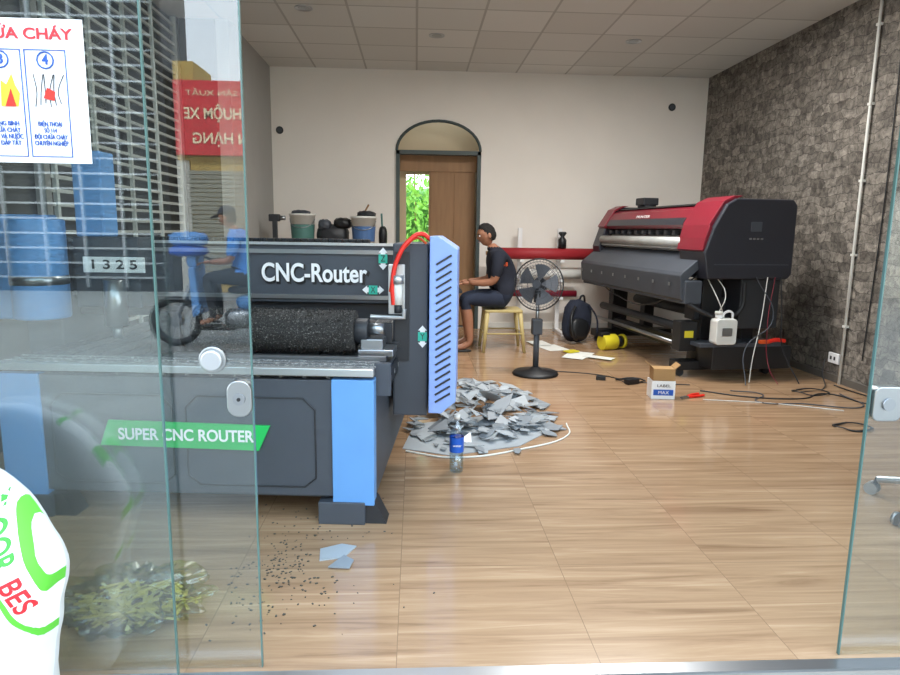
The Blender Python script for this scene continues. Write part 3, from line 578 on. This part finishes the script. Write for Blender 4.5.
# print only on the front face of the sack (y<0)
fr=n.new('ShaderNodeMath'); fr.operation='LESS_THAN'; fr.inputs[1].default_value=.03; m.links.new(sx.outputs['Y'],fr.inputs[0])
mxs=n.new('ShaderNodeMixRGB'); mxs.inputs[1].default_value=(*srgb('#cfcfcc'),1); m.links.new(fr.outputs[0],mxs.inputs[0]); m.links.new(rp.outputs[0],mxs.inputs[2])
m.links.new(hv.outputs[0],rp.inputs[0]); m.links.new(mxs.outputs[0],b.inputs['Base Color'])
def wraptext(name,body,c,w,h,mm,th):
    cu=D.curves.new(name,'FONT'); cu.body=body; cu.align_x='CENTER'; cu.align_y='CENTER'; cu.size=1; cu.offset=.02
    o=D.objects.new(name,cu); link(o); C.view_layer.update(); dx,dy=o.dimensions.x,o.dimensions.y
    me=D.meshes.new_from_object(o.evaluated_get(C.evaluated_depsgraph_get())); D.objects.remove(o)
    R=Euler((math.pi/2,th,0)).to_matrix()
    bm=bmesh.new(); bm.from_mesh(me)
    for v in bm.verts: v.co=R@Vector((v.co.x*w/dx,v.co.y*h/dy,0))+Vector(c)
    sb=bmesh.new(); sb.from_mesh(sackb.data); tr=BVHTree.FromBMesh(sb)
    for v in bm.verts:
        hit=tr.ray_cast(Vector((v.co.x,-1,v.co.z)),Vector((0,1,0)))
        if hit[0] is not None: v.co=hit[0]+Vector((0,-.0025,0))
    sb.free(); return fin(name,bm,mm,sk)
mk('sackgreen','#3f9a3a',rough=.6)
wraptext('print_green','FLOOR',(.225,0,.665),.16,.038,'sackgreen',math.radians(72))
wraptext('print_red','BES',(.268,0,.52),.085,.036,'postertext',math.radians(72))
wraptext('print_blue','MATERIALS',(.12,0,.50),.16,.025,'labelblue',0)
# ---------------- clear bag ----------------
pb=empty('clear_plastic_bag',(-.93,2.02,0))
bm=bmesh.new(); bmesh.ops.create_icosphere(bm,subdivisions=5,radius=1)
for v in bm.verts:
    k=1+.45*NZ.noise(v.co*2.2)+.3*NZ.noise(v.co*6)+.12*NZ.noise(v.co*14); v.co=Vector((v.co.x*.21*k,v.co.y*.16*k,max(0.003,.05+v.co.z*.07*k)))
fin('crumpled_film',bm,'plasticbag',pb)
bm=bmesh.new(); random.seed(3)
mk('straw','#dcd48e',rough=.5)
for i in range(150):
    a=random.uniform(0,6.28); r_=.18*math.sqrt(random.random()); addbox(bm,(r_*math.cos(a),r_*.7*math.sin(a),random.uniform(.008,.05)),(random.uniform(.03,.1),.011,.003),(random.uniform(-.3,.3),random.uniform(-.3,.3),random.uniform(0,3.1)))
fin('straps_inside',bm,'straw',pb)
# ---------------- office chair ----------------
oc=empty('office_chair',(2.44,2.66,0))
for k in range(5):
    a=math.radians(196+72*k); c_,s_=math.cos(a),math.sin(a)
    tube('base_arm_%d'%k,[(0,0,.12),(.18*c_,.18*s_,.11),(.31*c_,.31*s_,.08)],.017,'steel',oc)
    for d in (-.018,.018):
        x,y=.33*c_-d*s_,.33*s_+d*c_; cyl('caster_%d'%k,(x-.008*-s_,y-.008*c_,.03),(x+.008*-s_,y+.008*c_,.03),.03,'steel',oc,seg=16)
    cyl('caster_stem_%d'%k,(.32*c_,.32*s_,.05),(.31*c_,.31*s_,.09),.01,'darker',oc)
cyl('gas_lift',(0,0,.1),(0,0,.42),.025,'black',oc); blob('seat',(0.02,0,.47),(.22,.22,.05),'black',oc,p=4); blob('backrest',(.24,0,.82),(.04,.2,.26),'black',oc,p=4); tube('back_bar',[(.05,0,.43),(.22,0,.45),(.27,0,.75)],.018,'black',oc)
# ---------------- people ----------------
def skinmesh(name,V,E,m,par,sub=2,root=0):
    me=D.meshes.new(name); me.from_pydata([v[:3] for v in V],E,[]); o=D.objects.new(name+'_src',me); link(o)
    md=o.modifiers.new('s','SKIN'); md.use_smooth_shade=True
    for i,v in enumerate(V):
        sv=me.skin_vertices[0].data[i]; r=v[3]; sv.radius=(r,r) if not isinstance(r,tuple) else r; sv.use_root=(i==root)
    ms=o.modifiers.new('d','SUBSURF'); ms.levels=sub; ms.render_levels=sub
    C.view_layer.update(); dg=C.evaluated_depsgraph_get(); nm=D.meshes.new_from_object(o.evaluated_get(dg)); D.objects.remove(o)
    nm.name=name; p=D.objects.new(name,nm); link(p); nm.materials.clear()
    for q in (m if isinstance(m,list) else [m]): nm.materials.append(M[q])
    for f in nm.polygons: f.use_smooth=True
    if par: p.parent=par
    return p
def seated_person(name,loc,mats,cap=None,longs=False):
    pe=empty(name,loc)
    V=[];E=[]
    def v(x,y,z,r,pa=None):
        V.append((x,y,z,r)); 
        if pa is not None: E.append((pa,len(V)-1))
        return len(V)-1
    pel=v(.95,0,.58,(.14,.16)); wa=v(.945,0,.70,(.135,.16),pel); ch=v(.90,0,.86,(.145,.175),wa); uc=v(.86,0,.98,(.13,.16),ch); nb=v(.81,0,1.07,.065,uc); nk=v(.775,0,1.125,.054,nb)
    for sgn in (-1,1):
        sh=v(.85,.18*sgn,1.0,.078,uc); ua=v(.835,.22*sgn,.88,.066,sh); el=v(.80,.21*sgn,.745,.045,ua); fo=v(.70,.18*sgn,.725,.04,el); wr=v(.56,.13*sgn,.725,.027,fo)
        hp=v(.90,.09*sgn,.55,.105,pel); th=v(.70,.12*sgn,.56,.092,hp); kn_=v(.51,.14*sgn,.545,.066,th); ca=v(.55,.14*sgn,.36,.058,kn_); an=v(.575,.14*sgn,.10,.038,ca); ft=v(.50,.14*sgn,.05,.036,an); to=v(.42,.145*sgn,.04,.03,ft)
    body=skinmesh('body',V,E,mats,pe)
    for f in body.data.polygons:
        c_=f.center; x,y,z=c_.x,c_.y,c_.z; k=0
        if z>1.09 and x<.86: k=1
        elif z>.655 and x<.745: k=1
        elif abs(y)>.155 and .67<z<.80: k=1
        elif z<.46 and x<.70: k=2 if longs and z>.1 else 1
        elif z<.66 and x<.84 or z<.60: k=2
        f.material_index=k
    for sgn in (-1,1):
        nm='left' if sgn<0 else 'right'; y=.13*sgn
        hv=[(.56,y,.725,.026),(.52,y-.004*sgn,.722,(.036,.018)),(.478,y-.006*sgn,.715,(.036,.015))]
        skinmesh('palm_'+nm,hv,[(0,1),(1,2)],'skin',pe,1)
        for k,(dy,l) in enumerate([(-.03,.062),(-.01,.072),(.01,.068),(.028,.052)]):
            fy=y+dy; skinmesh('finger_%s_%d'%(nm,k),[(.485,fy,.715,.0095),(.485-l*.45,fy+dy*.15,.712,.009),(.485-l*.8,fy+dy*.2,.698,.008),(.485-l,fy+dy*.22,.684,.007)],[(0,1),(1,2),(2,3)],'skin',pe,1)
        ty=y-.03*sgn; skinmesh('thumb_'+nm,[(.53,ty,.715,.011),(.505,ty-.022*sgn,.705,.01),(.48,ty-.03*sgn,.695,.008)],[(0,1),(1,2)],'skin',pe,1)
        blob('sandal_'+nm,(.475,.142*sgn,.012),(.115,.045,.012),'black',pe,p=3)
    hd=empty('head',(.735,0,1.215)); hd.parent=pe; hd.rotation_euler=(0,math.radians(-14),math.radians(12))
    bm=bmesh.new(); bmesh.ops.create_uvsphere(bm,u_segments=32,v_segments=24,radius=1)
    for q in bm.verts:
        x,y,z=q.co; fr=max(0,-x)
        sx_=.098; sy_=.076; sz_=.118
        if z<0: sy_*=1+.28*z; sx_*=(1+.18*z) if x<0 else (1+.42*z)
        nx=x*sx_; ny=y*sy_; nz=z*sz_
        if x<-.5: nx=nx*.96 + (-.006*math.exp(-((z-.28)/.12)**2)) + .008*math.exp(-((z-.05)/.1)**2)*(1 if abs(y)>.2 else 0) - .006*math.exp(-((z+.75)/.15)**2)
        nx+= -.022*math.exp(-((z+.12)/.13)**2-(y/.14)**2)*(fr**2) - .008*math.exp(-((z+.42)/.1)**2-(y/.3)**2)*(fr**2)
        q.co=(nx,ny,nz)
    fin('head_skin',bm,'skin',hd,smooth=True)
    bm=bmesh.new(); bmesh.ops.create_uvsphere(bm,u_segments=48,v_segments=36,radius=1)
    kill=[]
    for q in bm.verts:
        x,y,z=q.co
        thr=.58 if x<-.6 else (.58+(x+.6)*(-1.05) if x<-.05 else (.0-(x+.05)*2.2 if x<.25 else -.62))
        if z<thr: kill.append(q)
        f_=1+.03*NZ.noise(Vector((x*6,y*6,z*6)))
        ed=min(1,max(0,(z-thr)/.35)); g_=.99+.075*ed
        q.co=(x*.098*g_*f_*(1 if x<0 else 1.03),y*.076*g_*f_*1.02,z*.118*g_*f_)
    bmesh.ops.delete(bm,geom=kill,context='VERTS'); fin('hair',bm,'hair',hd,smooth=True)
    for sgn in (-1,1):
        ball('ear_%d'%(sgn+1),(.01,.078*sgn,-.008),(.018,.009,.03),'skin',hd); ball('eye_%d'%(sgn+1),(-.083,.03*sgn,.008),(.011,.013,.008),'white',hd,seg=12); ball('iris_%d'%(sgn+1),(-.0925,.03*sgn,.007),(.004,.006,.006),'black',hd,seg=10)
        ball('brow_%d'%(sgn+1),(-.09,.032*sgn,.03),(.008,.02,.004),'hair',hd,seg=10)
    ball('mouth',(-.094,0,-.055),(.008,.022,.005),'maroon',hd,seg=10)
    if cap:
        bm=bmesh.new(); bmesh.ops.create_uvsphere(bm,u_segments=28,v_segments=16,radius=1); kill=[]
        for q in bm.verts:
            if q.co.z<.25: kill.append(q)
            q.co=(q.co.x*.118+.005,q.co.y*.095,q.co.z*.14+.0)
        bmesh.ops.delete(bm,geom=kill,context='VERTS'); fin('cap_crown',bm,cap,hd,smooth=True)
        blob('cap_visor',(-.13,0,.045),(.06,.075,.008),cap,hd,p=2.5,rot=(0,math.radians(-8),0))
    return pe
Y0=6.85
pe=seated_person('seated_man',(0,Y0,0),['shirt','skin','shorts'])
text('shirt_print','18',(.92,-.19,.92),.04,'orange',pe,h=.04)
stl=empty('plastic_stool')
prism('seat',[(.74,Y0-.19),(1.1,Y0-.19),(1.12,Y0-.17),(1.12,Y0+.17),(1.1,Y0+.19),(.74,Y0+.19),(.72,Y0+.17),(.72,Y0-.17)],'z',.42,.445,'yellowch',stl,.006)
for k,(x,y,ox,oy) in enumerate([(.75,-.16,-.04,-.05),(1.09,-.16,.05,-.05),(.75,.16,-.04,.05),(1.09,.16,.05,.05)]):
    cyl('leg_%d'%k,(x+ox,Y0+y+oy,0),(x,Y0+y,.43),.017,'yellowch',stl,r2=.025,seg=10)
tube('brace',[(.72,Y0-.2,.2),(1.12,Y0-.2,.2),(1.12,Y0+.2,.2),(.72,Y0+.2,.2)],.008,'yellowch',stl,smooth=False,cyclic=True)
lt=empty('small_table'); bx('top',-.1,.47,Y0-.35,Y0+.35,.635,.66,'darker',lt,.004); boxes('legs',[((x,Y0+y,.318),(.035,.035,.636)) for x in (-.07,.30) for y in (-.32,.32)],'dark',lt)
lp=empty('laptop'); bx('keyboard',.12,.40,Y0-.17,Y0+.17,.66,.675,'dark',lp,.003); box('screen',(.085,Y0,.78),(.012,.34,.22),'darker',lp,rot=(0,math.radians(-14),0))
rl=(-2.85,-4.1,.15)
rd=seated_person('motorbike_rider',rl,['ridershirt','skin','trousers'],cap='navy',longs=True)
mb=empty('motorbike',(rl[0],rl[1],-.1))
for k,x in enumerate((.12,1.42)):
    tube('tyre_%d'%k,[(x+.25*math.cos(t*math.pi/12),0,.29+.25*math.sin(t*math.pi/12)) for t in range(24)],.04,'black',mb,smooth=False,cyclic=True)
    cyl('hub_%d'%k,(x,-.05,.29),(x,.05,.29),.07,'steel',mb)
    boxes('spokes_%d'%k,[((x,0,.29),(.46,.01,.012),(0,t*math.pi/5,0)) for t in range(5)],'steel',mb)
blob('seat',(1.1,0,.655),(.38,.13,.05),'black',mb,p=4); blob('tail_body',(1.15,0,.52),(.35,.12,.1),'blue',mb,p=3); blob('engine',(.85,0,.33),(.18,.13,.12),'steel',mb,p=3)
prism('leg_shield',[(.36,.35),(.33,.9),(.4,.93),(.45,.4)],'y',-.2,.2,'blue',mb,.02); blob('head_cowl',(.36,0,.98),(.08,.12,.09),'blue',mb); ball('headlamp',(.28,0,.97),(.03,.06,.05),'offwhite',mb)
tube('handlebar',[(.47,-.28,.97),(.42,-.12,1.02),(.42,.12,1.02),(.47,.28,.97)],.015,'black',mb); tube('fork',[(.38,-.0,.9),(.25,0,.6),(.12,0,.35)],.035,'steel',mb); tube('exhaust',[(.8,-.14,.25),(1.2,-.16,.24),(1.6,-.16,.32)],.04,'steel',mb)
bx('footboard',.4,.8,-.14,.14,.2,.24,'black',mb,.01); cyl('stand',(.95,-.02,0),(.95,-.1,.25),.012,'steel',mb)
blob('blue_bundle',(.3,0,1.22),(.2,.16,.08),'blue',mb,noise=.1); blob('blue_bundle_2',(.3,.02,1.09),(.2,.17,.06),'labelblue',mb,noise=.1)
# ---------------- camera / light ----------------
p=math.radians(9.3); r=math.radians(0.8); yaw=math.radians(3.1)
cam=D.cameras.new('camera'); co=D.objects.new('camera',cam); link(co); cam.sensor_width=36; cam.lens=26; cam.clip_start=.05
F=Vector((math.sin(yaw)*math.cos(p),math.cos(yaw)*math.cos(p),-math.sin(p))); R0=Vector((math.cos(yaw),-math.sin(yaw),0)); U0=R0.cross(F)
Rv=R0*math.cos(r)+U0*math.sin(r); Uv=-R0*math.sin(r)+U0*math.cos(r)
mt=Matrix((Rv,Uv,-F)).transposed().to_4x4(); mt.translation=(0,0,1.25); co.matrix_world=mt
C.scene.camera=co
w=D.worlds.new('sky'); C.scene.world=w; w.use_nodes=True; n=w.node_tree.nodes; L=w.node_tree.links.new; bg=n['Background']
tc=n.new('ShaderNodeTexCoord'); sp_=n.new('ShaderNodeSeparateXYZ'); rp=n.new('ShaderNodeValToRGB'); L(tc.outputs['Generated'],sp_.inputs[0]); L(sp_.outputs['Z'],rp.inputs[0]); L(rp.outputs[0],bg.inputs[0])
rp.color_ramp.elements[0].position=0; rp.color_ramp.elements[0].color=(.9,.95,1,1); rp.color_ramp.elements[1].position=.7; rp.color_ramp.elements[1].color=(.6,.79,1,1)
bg.inputs[1].default_value=5.6
sl=D.lights.new('sun','SUN'); sl.energy=5; sl.angle=math.radians(5); so2=D.objects.new('sun',sl); link(so2); so2.rotation_euler=(math.radians(-48),0,math.radians(12))
for i,(x,y,e) in enumerate([(-.2,4.3,45),(1.7,5.3,115)]):  # added fill lights below the ceiling to brighten the room, no lit fixture
    al=D.lights.new('ceiling_fill','AREA'); al.shape='RECTANGLE'; al.size=1.2; al.size_y=.3; al.energy=e; al.color=(1,.98,.95); ao=D.objects.new('ceiling_fill' if i==0 else 'ceiling_fill.001',al); link(ao); ao.location=(x,y,H-.06)
C.scene.view_settings.view_transform='Standard'; C.scene.view_settings.exposure=0
